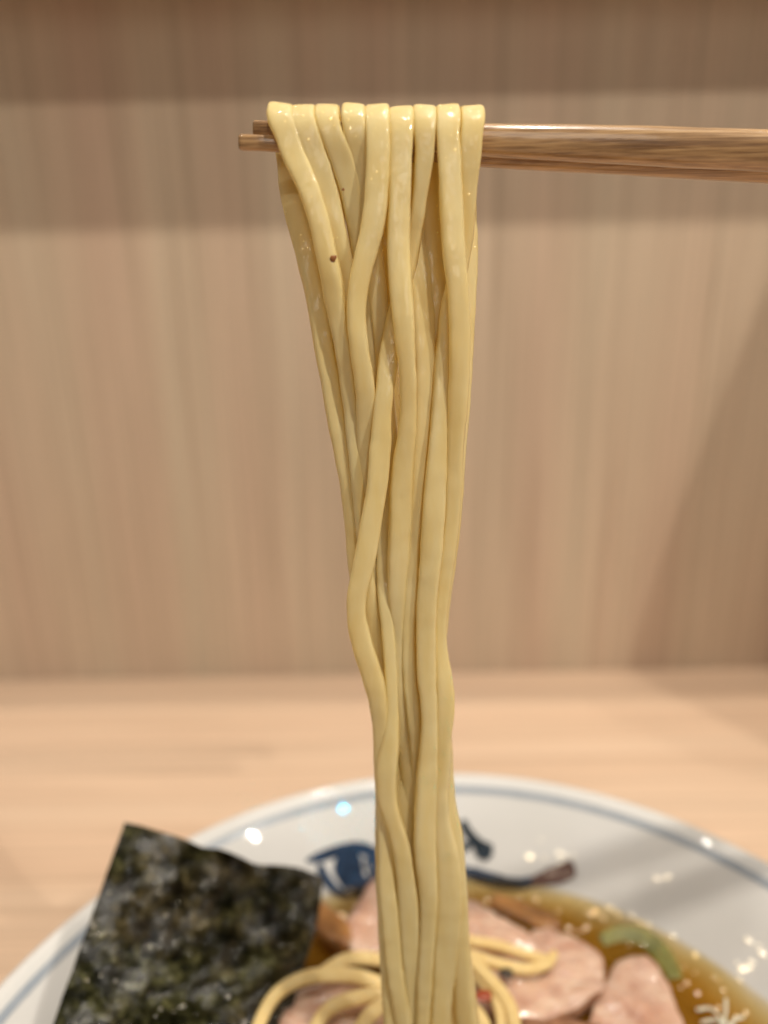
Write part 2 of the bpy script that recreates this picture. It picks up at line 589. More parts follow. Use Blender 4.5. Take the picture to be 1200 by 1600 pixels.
brush('brush_stroke', [(552, 1330, 34), (545, 1352, 44), (552, 1376, 42), (574, 1390, 30), (598, 1392, 22)], M_INK, 8, 0.0004)
brush('brush_stroke', [(575, 1338, 24), (586, 1360, 26), (585, 1385, 24)], M_INK, 9, 0.0005)
brush('brush_stroke', [(498, 1350, 14), (508, 1372, 15), (526, 1392, 14), (548, 1398, 14)], M_INK, 10, 0.0006)

# small cyan lamp in the room, mirrored as one spot in the glaze of the bowl
_p = bowl_hit(537, 1262, 0)
_r = math.hypot(_p.x - BC.x, _p.y - BC.y)
_sl = (bowl_z(_r + 0.0006) - bowl_z(_r - 0.0006)) / 0.0012
_nn = (Vector((0, 0, 1)) - Vector((_p.x - BC.x, _p.y - BC.y, 0)).normalized() * _sl).normalized()
_v = (_p - CAM).normalized()
_rf = _v - _nn * (2 * _v.dot(_nn))
lamp(_p + _rf * 1.0, _p, 0.00020, 0.028, (0.0, 0.66, 1.0), 2)

# ------------------------------------------------------------------ broth
SOUP_Z = RIM_Z - 0.0205
bm = bmesh.new()
R_S = next(r for r, z in INNER_S if z <= -0.0205) + 0.0006
cv = bm.verts.new((0, 0, 0))
last = None
for i in range(1, 15):
    r = R_S * i / 14
    cur = [bm.verts.new((r * math.cos(2 * math.pi * k / 120), r * math.sin(2 * math.pi * k / 120), 0.0004 if i == 14 else 0)) for k in range(120)]
    for k in range(120):
        k2 = (k + 1) % 120
        bm.faces.new((cv, cur[k], cur[k2]) if last is None else (last[k], cur[k], cur[k2], last[k2]))
    last = cur
soup = obj('broth', bm, M_SOUP)
soup.location = (BC.x, BC.y, SOUP_Z)
tag(soup, 'clear amber soy broth filling the white bowl', 'broth')

# oil beads and bubbles afloat along the edge of the broth
bm = bmesh.new()


def bead(bm, p, r, sub=1, squash=0.6):
    res = bmesh.ops.create_icosphere(bm, subdivisions=sub, radius=r)
    for v in res['verts']:
        v.co = Vector((v.co.x, v.co.y, v.co.z * squash)) + p


spots = [(700, 1392), (742, 1395), (758, 1408), (930, 1425), (950, 1418), (945, 1428), (990, 1428), (1005, 1445), (1020, 1470), (1028, 1441), (1055, 1455),
         (1066, 1456), (1108, 1480), (1138, 1502), (1150, 1508), (1162, 1520), (1168, 1530), (1178, 1477), (1172, 1505), (1120, 1492), (1190, 1545), (1010, 1425), (970, 1422), (545, 1430)]
for x, y in spots:
    for k in range(3):
        q = at_z(x + random.uniform(-16, 16), y + random.uniform(-9, 9), SOUP_Z)
        bead(bm, q + Vector((0, 0, 0.0002)), random.choice((0.0004, 0.0005, 0.0006, 0.0007, 0.0010)), 3, 0.18)
for k in range(45):
    a_, r_ = math.radians(random.uniform(5, 80)), random.uniform(0.078, 0.0915)
    bead(bm, Vector((BC.x + r_ * math.cos(a_), BC.y + r_ * math.sin(a_), SOUP_Z + 0.0002)), random.choice((0.0003, 0.0004, 0.0005, 0.0007)), 2, 0.2)
oil = obj('oil_beads', bm, M_WATER, kind='stuff')
tag(oil, 'tiny glinting oil beads afloat along the broth edge', 'oil beads')

# splashed droplets on the porcelain
bm = bmesh.new()
for x, y, n in ((868, 1358, 9), (580, 1352, 6), (835, 1338, 4), (1178, 1478, 3), (1165, 1512, 6), (1033, 1370, 3), (875, 1332, 3), (545, 1385, 2)):
    for k in range(n):
        bead(bm, bowl_hit(x + random.gauss(0, 10), y + random.gauss(0, 9)), random.choice((0.0004, 0.0005, 0.0007, 0.0010)), 3, 0.25)
tag(obj('broth_droplets', bm, M_WATER, kind='stuff'), 'clear splashed droplets on the inside wall of the white bowl', 'droplets')

# ------------------------------------------------------------------ hanging noodles
# the bundle hangs in a sheet that leans a little towards the viewer at its foot
TOP_Y, TOP_Z, FOOT_Y, FOOT_Z = 0.1235, 0.250, 0.108, 0.095
SL = (FOOT_Y - TOP_Y) / (FOOT_Z - TOP_Z)


def hang(x, y, layer):
    d = ray(x, y)
    # plane: Y = TOP_Y + SL*(Z-TOP_Z)
    t = (TOP_Y + SL * (CAM.z - TOP_Z)) / (d.y - SL * d.z)
    return CAM + d * t - d.normalized() * (layer * 0.001)


TH = 0.00115            # half thickness of a noodle
ARC_R = 0.0043
ARC_V = 0.0036
ARC_YC = TOP_Y + 0.0042  # the sticks pass here


def noodle(idx, topx, topw, top_y, front, back, label, seed):
    """front / back: (x, y, width px, layer) traced down each leg"""
    rnd = random.Random(seed)
    path = []
    ph1, ph2 = rnd.uniform(0, 6), rnd.uniform(0, 6)

    def leg(pts):
        out = []
        sm = catmull(pts, 8)
        for x, y, wd, la in sm:
            p = hang(x, y, la)
            dep = (p - CAM).dot(FWD)
            roll = 0.20 * math.sin(y / 95 + ph1) + 0.12 * math.sin(y / 41 + ph2)
            roll *= min(1, max(0, (y - 240) / 150))
            out.append((p, 1.04 * wd / FPX * dep / 2, TH * (0.95 + 0.15 * math.sin(y / 130 + ph2)), roll))
        return out
    fr = leg(front)
    bk = leg(back)
    # arc over the sticks
    cpt = at_y(topx, top_y + 51, ARC_YC)
    hw = 1.09 * topw / FPX * (cpt - CAM).dot(FWD) / 2
    arc = []
    tilt = (-0.16, 0.04, -0.07, -0.10, 0.06, 0.05, -0.05, 0.07, 0.04)[idx]
    for k in range(0, 25):
        a = math.radians(14 + 178 * k / 24)
        ca, sa = math.cos(a), math.sin(a)
        arc.append((Vector((cpt.x, ARC_YC - ARC_R * math.copysign(abs(ca) ** 0.72, ca), cpt.z + ARC_V * math.copysign(abs(sa) ** 0.72, sa))), hw, TH * 0.80, tilt * max(0.0, math.sin(a))))
    ctrl = list(reversed(bk)) + list(reversed(arc)) + fr
    # resample the junctions smoothly
    raw = [(*p, a, b, c) for p, a, b, c in ctrl]
    tup, acc = [raw[0]], 0.0
    for u, v in zip(raw, raw[1:]):          # even steps along the strand before smoothing
        L = math.dist(u[:3], v[:3])
        pos = 0.0005 - acc
        while pos <= L:
            f = pos / L
            tup.append(tuple(a + (b - a) * f for a, b in zip(u, v)))
            pos += 0.0005
        acc = (acc + L) % 0.0005 if L else acc
    for _ in range(7):
        for i in range(1, len(tup) - 1):
            tup[i] = tuple(0.25 * u + 0.5 * v + 0.25 * w_ for u, v, w_ in zip(tup[i - 1], tup[i], tup[i + 1]))
    # even spacing
    pts = [(Vector(t[:3]), t[3], t[4], t[5]) for t in tup]
    out = [pts[0]]
    for p in pts[1:]:
        if (p[0] - out[-1][0]).length > 0.0006:
            out.append(p)
    bm = bmesh.new()
    sweep(bm, out, X0, seed=seed)
    o = obj('noodle', bm, M_NOODLE)
    tag(o, label, 'noodle', 'noodles draped over the chopsticks')
    # fine broth droplets clinging to the wet face
    bm = bmesh.new()
    nfr = [q for q in out if q[0].y < ARC_YC and q[0].z > TOP_Z - 0.018]
    for k in range(12):
        q = nfr[int(len(nfr) * rnd.random() ** 3.5 * 0.999)] if nfr else out[0]
        if rnd.random() < 0.45:
            ups = [z for z in out if z[0].z > TOP_Z - 0.003]
            q = rnd.choice(ups) if ups else q
            i = out.index(q)
        else:
            i = out.index(q)
        i = max(1, min(len(out) - 2, i))
        t = (out[i + 1][0] - out[i - 1][0]).normalized()
        s = (X0 - t * X0.dot(t)).normalized()
        n = t.cross(s)
        if n.dot(CAM - q[0]) < 0:
            n = -n
        u = rnd.uniform(-0.92, 0.92)
        surf = (1 - abs(u) ** 2.7) ** (1 / 2.7)
        bead(bm, q[0] + s * (u * q[1]) + n * (q[2] * surf), rnd.choice((0.00007, 0.0001, 0.00013, 0.00018)), 1, 0.9)
    obj('droplets', bm, M_WATER, o, kind='stuff')
    return o


F1 = [(448, 205, 34, 0), (458, 242, 32, .3), (476, 280, 30, .8), (490, 317, 29, 1), (501, 355, 29, 1), (509, 392, 30, 1), (517, 430, 31, 1), (523, 467, 31, .5), (531, 513, 26, .2),
      (537, 547, 25, 0), (545, 613, 24, -.6), (552, 680, 22, -1), (558, 747, 21, -1.2), (563, 800, 21, -1.6), (572, 880, 21, -2), (585, 980, 22, -2), (600, 1100, 22, -2.5), (618, 1250, 24, -3), (632, 1420, 26, -3), (640, 1640, 28, -3)]
B1 = [(450, 250, 34, -7), (454, 290, 35, -6), (462, 330, 36, -4), (475, 380, 35, -2.6), (487, 430, 33, -2.2), (497, 480, 32, -2), (507, 547, 30, -2), (514, 580, 30, -2), (519, 613, 30, -2), (526, 660, 28, -2),
      (533, 700, 25, -2), (541, 747, 22, -2.2), (549, 813, 20, -2.5), (555, 880, 22, -2.8), (566, 960, 24, -2.5), (588, 1060, 24, -3), (598, 1150, 24, -2.6), (598, 1250, 24, -2.2), (600, 1330, 26, -1.6), (602, 1400, 26, -1.2), (607, 1500, 26, -.9), (615, 1600, 30, -.6), (620, 1650, 30, -.6)]
F2 = [(479, 205, 33, 0), (492, 242, 34, -.3), (503, 280, 34, -.6), (514, 317, 34, -.9), (522, 355, 33, -1), (531, 392, 31, -1.2), (540, 440, 30, -1.6), (548, 500, 28, -2.2), (556, 570, 26, -3), (566, 660, 24, -3.2), (580, 780, 24, -3.5), (592, 900, 24, -4), (606, 1050, 24, -4.5), (615, 1250, 26, -5), (625, 1640, 28, -5)]
B2 = [(478, 250, 32, -8), (495, 340, 30, -6.5), (515, 450, 28, -5.5), (530, 600, 26, -5), (555, 760, 26, -5), (580, 900, 26, -5), (610, 1080, 26, -5), (630, 1300, 28, -5), (640, 1640, 28, -5)]
F3 = [(516, 205, 31, 0), (527, 230, 32, -.3), (536, 255, 32, -.8), (545, 285, 32, -1.2), (553, 320, 31, -1.6), (560, 360, 30, -2), (568, 410, 29, -2.6), (575, 470, 28, -3), (582, 540, 26, -3), (590, 640, 25, -3), (598, 760, 24, -3.5), (600, 860, 24, -2.6), (601, 920, 23, -1.4), (604, 960, 22, -.6), (608, 1010, 20, -.2),
      (611, 1060, 20, .2), (613, 1117, 21, .8), (612, 1150, 24, 1.4), (607, 1183, 30, 1.6), (604, 1217, 31, 1.6), (606, 1250, 30, 1.6), (612, 1275, 27, 1.5), (622, 1305, 27, 1.2), (630, 1340, 28, .9), (634, 1370, 30, .7), (638, 1410, 32, .5), (640, 1450, 31, .3), (642, 1500, 27, .1), (643, 1550, 22, -.4), (647, 1610, 20, -1), (650, 1650, 20, -1)]
B3 = [(512, 250, 32, -8), (520, 340, 30, -7), (535, 450, 28, -6), (556, 600, 26, -6), (585, 760, 26, -6), (606, 900, 26, -6), (622, 1080, 26, -6), (636, 1180, 28, -5), (634, 1230, 32, -3.6), (634, 1290, 34, -2.6), (645, 1350, 30, -2.6), (655, 1450, 30, -3), (660, 1640, 28, -4)]
F4 = [(554, 205, 32, 0), (561, 240, 30, -.8), (568, 280, 29, -1.4), (575, 330, 28, -2), (581, 380, 28, -2.2), (586, 430, 28, -2.4), (592, 480, 28, -2.4), (597, 530, 27, -2.4), (602, 600, 25, -2.6), (610, 700, 25, -3), (616, 850, 24, -3.2), (620, 980, 24, -2.8), (626, 1100, 24, -3), (640, 1220, 26, -4), (650, 1400, 28, -4), (655, 1640, 28, -4)]
B4 = [(553, 250, 32, -8), (560, 340, 30, -7), (574, 450, 28, -6), (590, 600, 26, -6), (600, 760, 26, -5), (607, 880, 24, -4), (600, 950, 22, -4), (606, 1080, 24, -5), (622, 1200, 28, -5), (630, 1400, 28, -5), (640, 1640, 28, -5)]
F5 = [(591, 205, 34, .2), (591, 242, 34, .6), (590, 280, 34, 1), (587, 317, 33, 1.3), (582, 355, 32, 1.5), (573, 392, 31, 1.6), (563, 430, 29, 1.7), (557, 467, 28, 1.8), (557, 505, 28, 1.9), (561, 547, 28, 1.8), (567, 580, 30, 1.5), (571, 613, 30, 1.1), (571, 637, 28, .6), (570, 665, 25, .1), (569, 700, 23, -.6), (569, 760, 21, -1.6), (573, 830, 21, -2.6), (584, 950, 22, -3.5), (598, 1100, 22, -4), (615, 1300, 24, -4), (630, 1640, 26, -4)]
B5 = [(591, 250, 32, -8), (596, 340, 30, -6.5), (602, 420, 28, -5.4), (606, 520, 26, -5), (612, 650, 26, -5), (616, 800, 26, -5), (622, 950, 26, -5), (632, 1100, 26, -5), (650, 1300, 28, -5), (665, 1640, 28, -5)]
F6 = [(627, 205, 32, .2), (626, 242, 32, .5), (625, 280, 31, .8), (624, 317, 31, 1), (623, 355, 32, 1.2), (623, 392, 33, 1.4), (625, 430, 33, 1.8), (628, 467, 33, 2.2), (631, 505, 32, 2.4), (634, 547, 28, 2.3), (637, 580, 26, 2), (638, 613, 26, 1.6), (638, 647, 27, 1.2), (636, 680, 28, .9), (631, 713, 32, .6), (628, 747, 34, .4), (625, 813, 34, .2), (622, 880, 32, 0),
      (620, 917, 28, -.2), (620, 950, 24, -.5), (621, 983, 20, -.9), (622, 1030, 18, -1.2), (625, 1090, 17, -1.6), (632, 1160, 20, -2.4), (644, 1260, 24, -3), (652, 1400, 26, -3), (656, 1640, 28, -3)]
B6 = [(632, 250, 32, -8), (640, 310, 32, -6), (650, 370, 32, -4), (657, 430, 32, -2.6), (661, 500, 32, -2), (663, 570, 30, -1.6), (661, 630, 27, -1.4), (657, 690, 24, -1.2), (653, 750, 23, -1), (650, 813, 22, -1), (645, 870, 21, -.9), (641, 930, 22, -.8), (638, 983, 21, -.8), (638, 1030, 21, -.8), (641, 1075, 21, -.9), (646, 1117, 22, -1), (649, 1160, 20, -1.4), (652, 1210, 20, -2.4), (660, 1300, 22, -3), (672, 1400, 24, -3.2), (680, 1640, 26, -3)]
F7 = [(662, 205, 30, 0), (664, 235, 27, -.2), (660, 270, 24, -.4), (657, 300, 21, -.7), (652, 340, 20, -1.1), (643, 390, 22, -1.6), (632, 440, 25, -1.6), (620, 490, 27, -1), (609, 540, 27, -.2), (605, 580, 30, .5), (601, 613, 28, .9), (597, 647, 29, 1.2), (596, 680, 31, 1.3), (593, 713, 33, 1.4), (591, 747, 32, 1.5), (586, 780, 31, 1.6), (580, 813, 33, 1.7), (575, 847, 33, 1.8), (568, 883, 33, 1.8), (560, 917, 31, 1.7), (556, 945, 29, 1.6), (558, 970, 30, 1.5), (564, 1000, 32, 1.4), (573, 1030, 32, 1.3), (583, 1060, 32, 1.1),
      (590, 1090, 29, .9), (594, 1120, 26, .6), (596, 1160, 24, .2), (598, 1210, 26, -.2), (600, 1260, 26, -.3), (602, 1310, 26, -.2), (603, 1360, 26, 0), (606, 1400, 27, .3), (610, 1440, 27, .6), (614, 1490, 26, .8), (619, 1533, 25, 1), (625, 1567, 25, 1), (632, 1605, 25, .8), (640, 1650, 25, .6)]
B7 = [(664, 250, 34, -8), (670, 300, 34, -6), (677, 360, 33, -4.4), (680, 420, 30, -3.4), (678, 490, 28, -3), (676, 560, 26, -3), (674, 640, 24, -3), (670, 740, 24, -3), (664, 860, 24, -3), (656, 980, 24, -3.4), (655, 1100, 24, -3.5), (660, 1200, 24, -3.8), (676, 1330, 28, -3.4), (690, 1450, 30, -3), (705, 1640, 30, -3)]
F8 = [(699, 205, 32, .3), (702, 242, 32, .6), (703, 280, 32, .9), (705, 317, 33, 1.1), (707, 355, 33, 1.3), (709, 392, 33, 1.5), (713, 430, 32, 1.5), (716, 467, 31, 1.5), (718, 505, 31, 1.4), (718, 547, 31, 1.3), (718, 580, 31, 1.1), (716, 613, 31, .9), (715, 647, 29, .7), (712, 680, 28, .5), (709, 747, 25, .2), (705, 813, 24, -.1), (700, 860, 24, -.2), (694, 905, 22, -.3), (689, 950, 20, -.3), (687, 985, 20, -.2), (688, 1017, 22, 0), (692, 1050, 26, .3), (695, 1083, 29, .5), (695, 1117, 29, .5), (692, 1150, 26, .3), (692, 1183, 25, .2), (690, 1217, 24, .2),
      (688, 1250, 24, .3), (691, 1290, 28, .4), (697, 1330, 35, .5), (701, 1370, 40, .6), (701, 1420, 41, .6), (697, 1480, 38, .5), (692, 1540, 34, .3), (687, 1605, 31, .1), (684, 1650, 30, 0)]
B8 = [(700, 250, 32, -8), (706, 330, 30, -6.4), (712, 420, 28, -5), (712, 500, 27, -4), (706, 600, 26, -3.6), (700, 720, 26, -3.6), (690, 850, 25, -3.6), (680, 980, 24, -3), (688, 1080, 26, -2.6), (694, 1180, 26, -2.2), (698, 1250, 26, -1.6), (708, 1300, 28, -1.2), (713, 1350, 28, -1), (716, 1400, 28, -.8), (718, 1450, 28, -.8), (721, 1500, 28, -.8), (724, 1550, 30, -.8), (730, 1600, 34, -.8), (738, 1650, 36, -.8)]
F9 = [(735, 205, 31, .1), (735, 235, 31, 0), (733, 265, 28, -.2), (731, 300, 25, -.5), (728, 345, 24, -.9), (722, 395, 25, -1.2), (712, 440, 26, -1.3), (702, 480, 25, -1.2), (697, 520, 25, -1), (692, 570, 26, -.7), (690, 613, 27, -.3), (688, 647, 28, 0), (686, 680, 29, .3), (683, 720, 31, .6), (680, 760, 34, .8), (677, 813, 35, 1), (674, 865, 34, 1), (669, 917, 31, 1), (666, 965, 30, .9), (666, 1017, 30, .9), (667, 1060, 29, 1), (670, 1100, 26, 1.1), (671, 1140, 25, 1.1), (669, 1180, 29, 1.2), (667, 1217, 32, 1.3), (665, 1260, 33, 1.4), (664, 1300, 34, 1.5),
      (665, 1340, 34, 1.5), (668, 1375, 30, 1.4), (670, 1410, 27, 1.3), (669, 1450, 24, 1.2), (666, 1500, 23, 1.2), (663, 1550, 23, 1.2), (661, 1605, 20, 1.2), (660, 1650, 20, 1.2)]
B9 = [(729, 250, 24, -8), (728, 320, 24, -6.4), (729, 400, 28, -5), (727, 500, 26, -4), (724, 600, 25, -3.2), (716, 700, 25, -2.6), (709, 800, 25, -2.4), (700, 880, 24, -2.6), (690, 960, 22, -3), (684, 1050, 24, -4), (690, 1200, 26, -4.4), (710, 1330, 28, -4), (716, 1450, 30, -3.6), (728, 1550, 30, -3), (738, 1650, 32, -3)]

def wider(L, k):
    return [(x, y, w_ + k * max(0.0, min(1.0, (620 - y) / 250)), la) for x, y, w_, la in L]


F1, F2, F3, F4, F5, F6, F7, F8, F9 = [wider(L, 2.5) for L in (F1, F2, F3, F4, F5, F6, F7, F8, F9)]
B2, B3, B4, B5, B6, B7, B8, B9 = [wider(L, 7) for L in (B2, B3, B4, B5, B6, B7, B8, B9)]

NOODLES = [
    (443, 36, 162, F1, B1, 'hanging noodle nearest the chopstick tips, with a brown fleck on its front'),
    (478, 34, 165, F2, B2, 'hanging noodle second from the left on the chopsticks'),
    (514, 34, 164, F3, B3, 'hanging noodle third from the left on the chopsticks'),
    (554, 33, 163, F4, B4, 'short-looking hanging noodle fourth from the left, tucked behind the one that swings left'),
    (590, 35, 164, F5, B5, 'hanging noodle in the middle of the row that swings left across its neighbours'),
    (627, 35, 167, F6, B6, 'straight broad hanging noodle right of the middle one'),
    (662, 33, 165, F7, B7, 'narrowing hanging noodle that slips behind the straight broad one and reappears on its left'),
    (698, 34, 164, F8, B8, 'glossy straight hanging noodle second from the right on the chopsticks'),
    (735, 33, 166, F9, B9, 'rightmost hanging noodle, next to the bare shaft of the chopsticks'),
]
nd_objs = []
for i, (tx, tw, ty, f, b, lab) in enumerate(NOODLES):
    nd_objs.append(noodle(i, tx, tw, ty, f, b, lab, 11 + i))

# bran fleck stuck on the leftmost noodle
for (fx, fy, fr_, la, par) in ((521, 404, 0.00042, 2.25, 0), (536, 296, 0.00018, 0.5, 2)):
    bm = bmesh.new()
    res = bmesh.ops.create_icosphere(bm, subdivisions=2, radius=fr_)
    q = hang(fx, fy, la)
    for v in res['verts']:
        v.co = Vector((v.co.x * 1.1 + v.co.z * 0.5, v.co.y * 0.35, v.co.z * 1.1 - v.co.x * 0.4)) * (1 + 0.5 * noise.noise(v.co * 4000)) + q
    obj('fleck', bm, M_FLECK, nd_objs[par])

# ------------------------------------------------------------------ chopsticks


def chopstick(pts, label, seed):
    """pts: (x, top y, bottom y, Y) from the tip towards the hand"""
    st = []
    for x, ya, yb, yy in pts:
        a, b = at_y(x, ya, yy), at_y(x, yb, yy)
        st.append(((a + b) / 2, (a - b).length / 2))
    tup = catmull([(*p, r) for p, r in st], 10)
    bm = bmesh.new()
    rings = []
    ns = 24
    for i, (x, y, z, r) in enumerate(tup):
        p = Vector((x, y, z))
        q = tup[min(i + 1, len(tup) - 1)]
        o_ = tup[max(i - 1, 0)]
        t = Vector((q[0] - o_[0], q[1] - o_[1], q[2] - o_[2])).normalized()
        s = t.cross(Vector((0, 0, 1))).normalized()
        n = s.cross(t).normalized()
        rr = r * (0.86 if i == 0 else 1)
        ring = []
        for k in range(ns):
            a = 2 * math.pi * k / ns
            c, q2 = math.cos(a), math.sin(a)
            e = 2 / 3.2          # square shaft with softened corners
            co = p + s * (math.copysign(abs(c) ** e, c) * rr) + n * (math.copysign(abs(q2) ** e, q2) * rr)
            co += n * noise.noise(Vector((co.x * 120, a, seed))) * 0.00006
            ring.append(bm.verts.new(co))
        rings.append(ring)
    for a, b in zip(rings, rings[1:]):
        for k in range(ns):
            bm.faces.new((a[k], a[(k + 1) % ns], b[(k + 1) % ns], b[k]))
    bm.faces.new(rings[0])
    bm.faces.new(list(reversed(rings[-1])))
    return tag(obj('chopstick', bm, M_STICK), label, 'chopstick', 'pair of chopsticks')


chopstick([(397, 188, 215, ARC_YC + 0.0012), (430, 189, 218, ARC_YC + 0.001), (600, 191, 232, ARC_YC + 0.0002), (750, 194, 244, ARC_YC - 0.0006), (980, 197, 257, ARC_YC - 0.001), (1200, 204, 268, ARC_YC - 0.0012), (1500, 214, 284, ARC_YC - 0.0012), (1900, 228, 300, ARC_YC - 0.001)],
          'upper wooden chopstick whose wide shaft faces the viewer at right', 1)
chopstick([(374, 209, 236, ARC_YC - 0.0022), (430, 212, 238, ARC_YC - 0.002), (600, 222, 250, ARC_YC + 0.0006), (750, 222, 261, ARC_YC + 0.0040), (980, 226, 274, ARC_YC + 0.0062), (1200, 230, 286, ARC_YC + 0.0075), (1500, 236, 303, ARC_YC + 0.0085), (1900, 246, 322, ARC_YC + 0.009)],
          'lower wooden chopstick with the longer tip at left, mostly behind the upper one', 2)

# ------------------------------------------------------------------ nori
bm = bmesh.new()
NU, NV = 150, 150
top_edge = [(195, 1285, .1500), (222, 1291, .1503), (255, 1301, .1507), (290, 1312, .1510), (318, 1324, .1514), (345, 1327, .1520), (372, 1337, .1530), (400, 1350, .1537), (440, 1352, .1545), (475, 1358, .1552), (505, 1372, .1556)]
bot_edge = [(60, 1665, .1120), (100, 1668, .1130), (140, 1670, .114), (180, 1670, .1155), (220, 1670, .117), (260, 1670, .1185), (300, 1670, .120), (340, 1670, .1215), (375, 1668, .123), (410, 1666, .1245), (445, 1662, .1255)]
te, be = catmull(top_edge, 8), catmull(bot_edge, 8)


def pick(L, u):
    f = u * (len(L) - 1)
    i = min(int(f), len(L) - 2)
    return tuple(a + (b - a) * (f - i) for a, b in zip(L[i], L[i + 1]))


front, backf = [], []
for j in range(NV + 1):
    v = j / NV
    rf, rb = [], []
    for i in range(NU + 1):
        u = i / NU
        a, b = pick(te, u), pick(be, u)
        x, y = a[0] + (b[0] - a[0]) * v, a[1] + (b[1] - a[1]) * v
        if u > 0.7:
            x += 16 * math.sin(v * 7) * (u - 0.7)
        Y = a[2] + (b[2] - a[2]) * v
        p = at_y(x, y, Y)
        wv = 0.0014 * noise.noise(Vector((u * 3.2, v * 3.0, 3.3))) + 0.0012 * noise.noise(Vector((u * 9, v * 9, 8))) + 0.0008 * noise.noise(Vector((u * 17, v * 19, 1.2))) + 0.0002 * noise.noise(Vector((u * 50, v * 55, 5.2)))
        wv *= 0.35 + 0.65 * min(1, 6 * u, 6 * v)
        nn = Vector((0.1, -0.55, 0.8)).normalized()
        rf.append(bm.verts.new(p + nn * (wv + 0.0002)))
        rb.append(bm.verts.new(p + nn * (wv - 0.0002)))
    front.append(rf)
    backf.append(rb)
for j in range(NV):
    for i in range(NU):
        bm.faces.new((front[j][i], front[j][i + 1], front[j + 1][i + 1], front[j + 1][i]))
        bm.faces.new((backf[j][i], backf[j + 1][i], backf[j + 1][i + 1], backf[j][i + 1]))
for j in range(NV):
    bm.faces.new((front[j][0], front[j + 1][0], backf[j + 1][0], backf[j][0]))
    bm.faces.new((front[j][NU], backf[j][NU], backf[j + 1][NU], front[j + 1][NU]))
for i in range(NU):
    bm.faces.new((front[0][i], backf[0][i], backf[0][i + 1], front[0][i + 1]))
    bm.faces.new((front[NV][i], front[NV][i + 1], backf[NV][i + 1], backf[NV][i]))
glint = []
for k in range(80):
    j_, i_ = int(NV * random.random()), int(NU * random.random())
    if noise.noise(Vector((i_ * .03, j_ * .03, 9))) > -0.08:
        glint.append(front[j_][i_].co.copy())
nori = tag(obj('nori_sheet', bm, M_NORI), 'crinkled dark green nori sheet standing in the bowl at left', 'nori')

bm = bmesh.new()
for q in glint:
    bead(bm, q + Vector((0, -0.00008, 0.0001)), random.choice((0.0002, 0.00025, 0.0003, 0.0005)), 2, 0.3)
obj('droplets', bm, M_WATER, nori, kind='stuff')  # beads added to stand in for glints on the nori

# ------------------------------------------------------------------ toppings


def slab(name, outline, m, label, cat, thick=0.005, group=None, seed=0, rind=None, amp=0.0016):
    """a soft-edged slice; outline = (x, y, z) with z the height above the broth in mm"""
    sm = catmull(outline + [outline[0]], 6)[:-1]
    P = [at_z(x, y, SOUP_Z + h * 0.001) for x, y, h in sm]
    c = sum(P, Vector()) / len(P)
    P = [c + (p - c) * (1 + 0.10 * noise.noise(p * 130 + Vector((0, seed, 0))) + 0.03 * noise.noise(p * 480 + Vector((seed, 0, 3)))) for p in P]
    bm = bmesh.new()
    rows = []
    K = 9
    prof = [(k / K, 0.0) for k in range(1, K - 1)] + [(0.955, -0.10), (0.99, -0.3), (1.0, -0.55), (0.985, -0.85), (0.93, -1.0)]
    cen = bm.verts.new(c + Vector((0, 0, amp * noise.noise(c * 150 + Vector((seed, 0, 0))))))
    for s, dz in prof:
        row = []
        for p in P:
            q = c + (p - c) * s
            q = q + Vector((0, 0, dz * thick + amp * noise.noise(q * 150 + Vector((seed, 0, 0))) + amp * 0.4 * noise.noise(q * 500 + Vector((seed, 4, 0)))))
            row.append(bm.verts.new(q))
        rows.append(row)
    n = len(P)
    for k in range(n):
        bm.faces.new((cen, rows[0][k], rows[0][(k + 1) % n]))
    for ri, (a, b) in enumerate(zip(rows, rows[1:])):
        for k in range(n):
            f = bm.faces.new((a[k], a[(k + 1) % n], b[(k + 1) % n], b[k]))
            if rind and ri >= K - 2:
                f.material_index = 1
    bm.faces.new(list(reversed(rows[-1])))
    o = obj(name, bm, [m, rind] if rind else m)
    return tag(o, label, cat, group)


G = 'slices of roast pork in the bowl'
slab('chashu_slice', [(720, 1400, 5), (748, 1408, 5), (790, 1432, 5), (838, 1462, 5), (868, 1490, 5), (850, 1530, 6), (800, 1545, 6), (700, 1540, 6), (640, 1500, 6), (650, 1440, 5)], M_CHASHU, 'pink pork slice directly right of the hanging noodles, under loose noodles', 'pork slice', 0.004, G, 1, M_RIND)
slab('chashu_slice', [(800, 1470, 4), (840, 1448, 4), (880, 1450, 4), (915, 1470, 4), (938, 1505, 4.5), (944, 1545, 5), (900, 1580, 6), (840, 1592, 7), (780, 1585, 7.5), (735, 1560, 8), (745, 1530, 8), (770, 1508, 7)], M_CHASHU, 'broad pale pork slice in the middle right of the bowl', 'pork slice', 0.005, G, 2, M_RIND)
slab('chashu_slice', [(948, 1530, 2.5), (962, 1500, 2), (990, 1490, 2), (1020, 1500, 2), (1045, 1530, 2), (1062, 1570, 2.5), (1075, 1625, 3), (1030, 1670, 4), (930, 1680, 5), (905, 1640, 5), (925, 1580, 4)], M_CHASHU, 'pork slice farthest right, beside the green scallion', 'pork slice', 0.004, G, 3, M_RIND)
slab('chashu_slice', [(538, 1440, 6), (560, 1400, 6), (590, 1370, 6), (640, 1380, 6), (660, 1440, 6), (640, 1480, 6), (590, 1490, 6.5), (545, 1482, 6.5)], M_CHASHU, 'small pink pork slice left of the hanging noodles beside the bamboo shoot', 'pork slice', 0.005, G, 4, M_RIND)
slab('chashu_slice', [(438, 1585, 9), (460, 1548, 9), (510, 1530, 9), (575, 1535, 9), (640, 1560, 9), (660, 1640, 9), (600, 1700, 9), (480, 1690, 9), (430, 1640, 9)], M_CHASHU, 'pork slice at the lower left under loose noodle loops', 'pork slice', 0.005, G, 5, M_RIND)
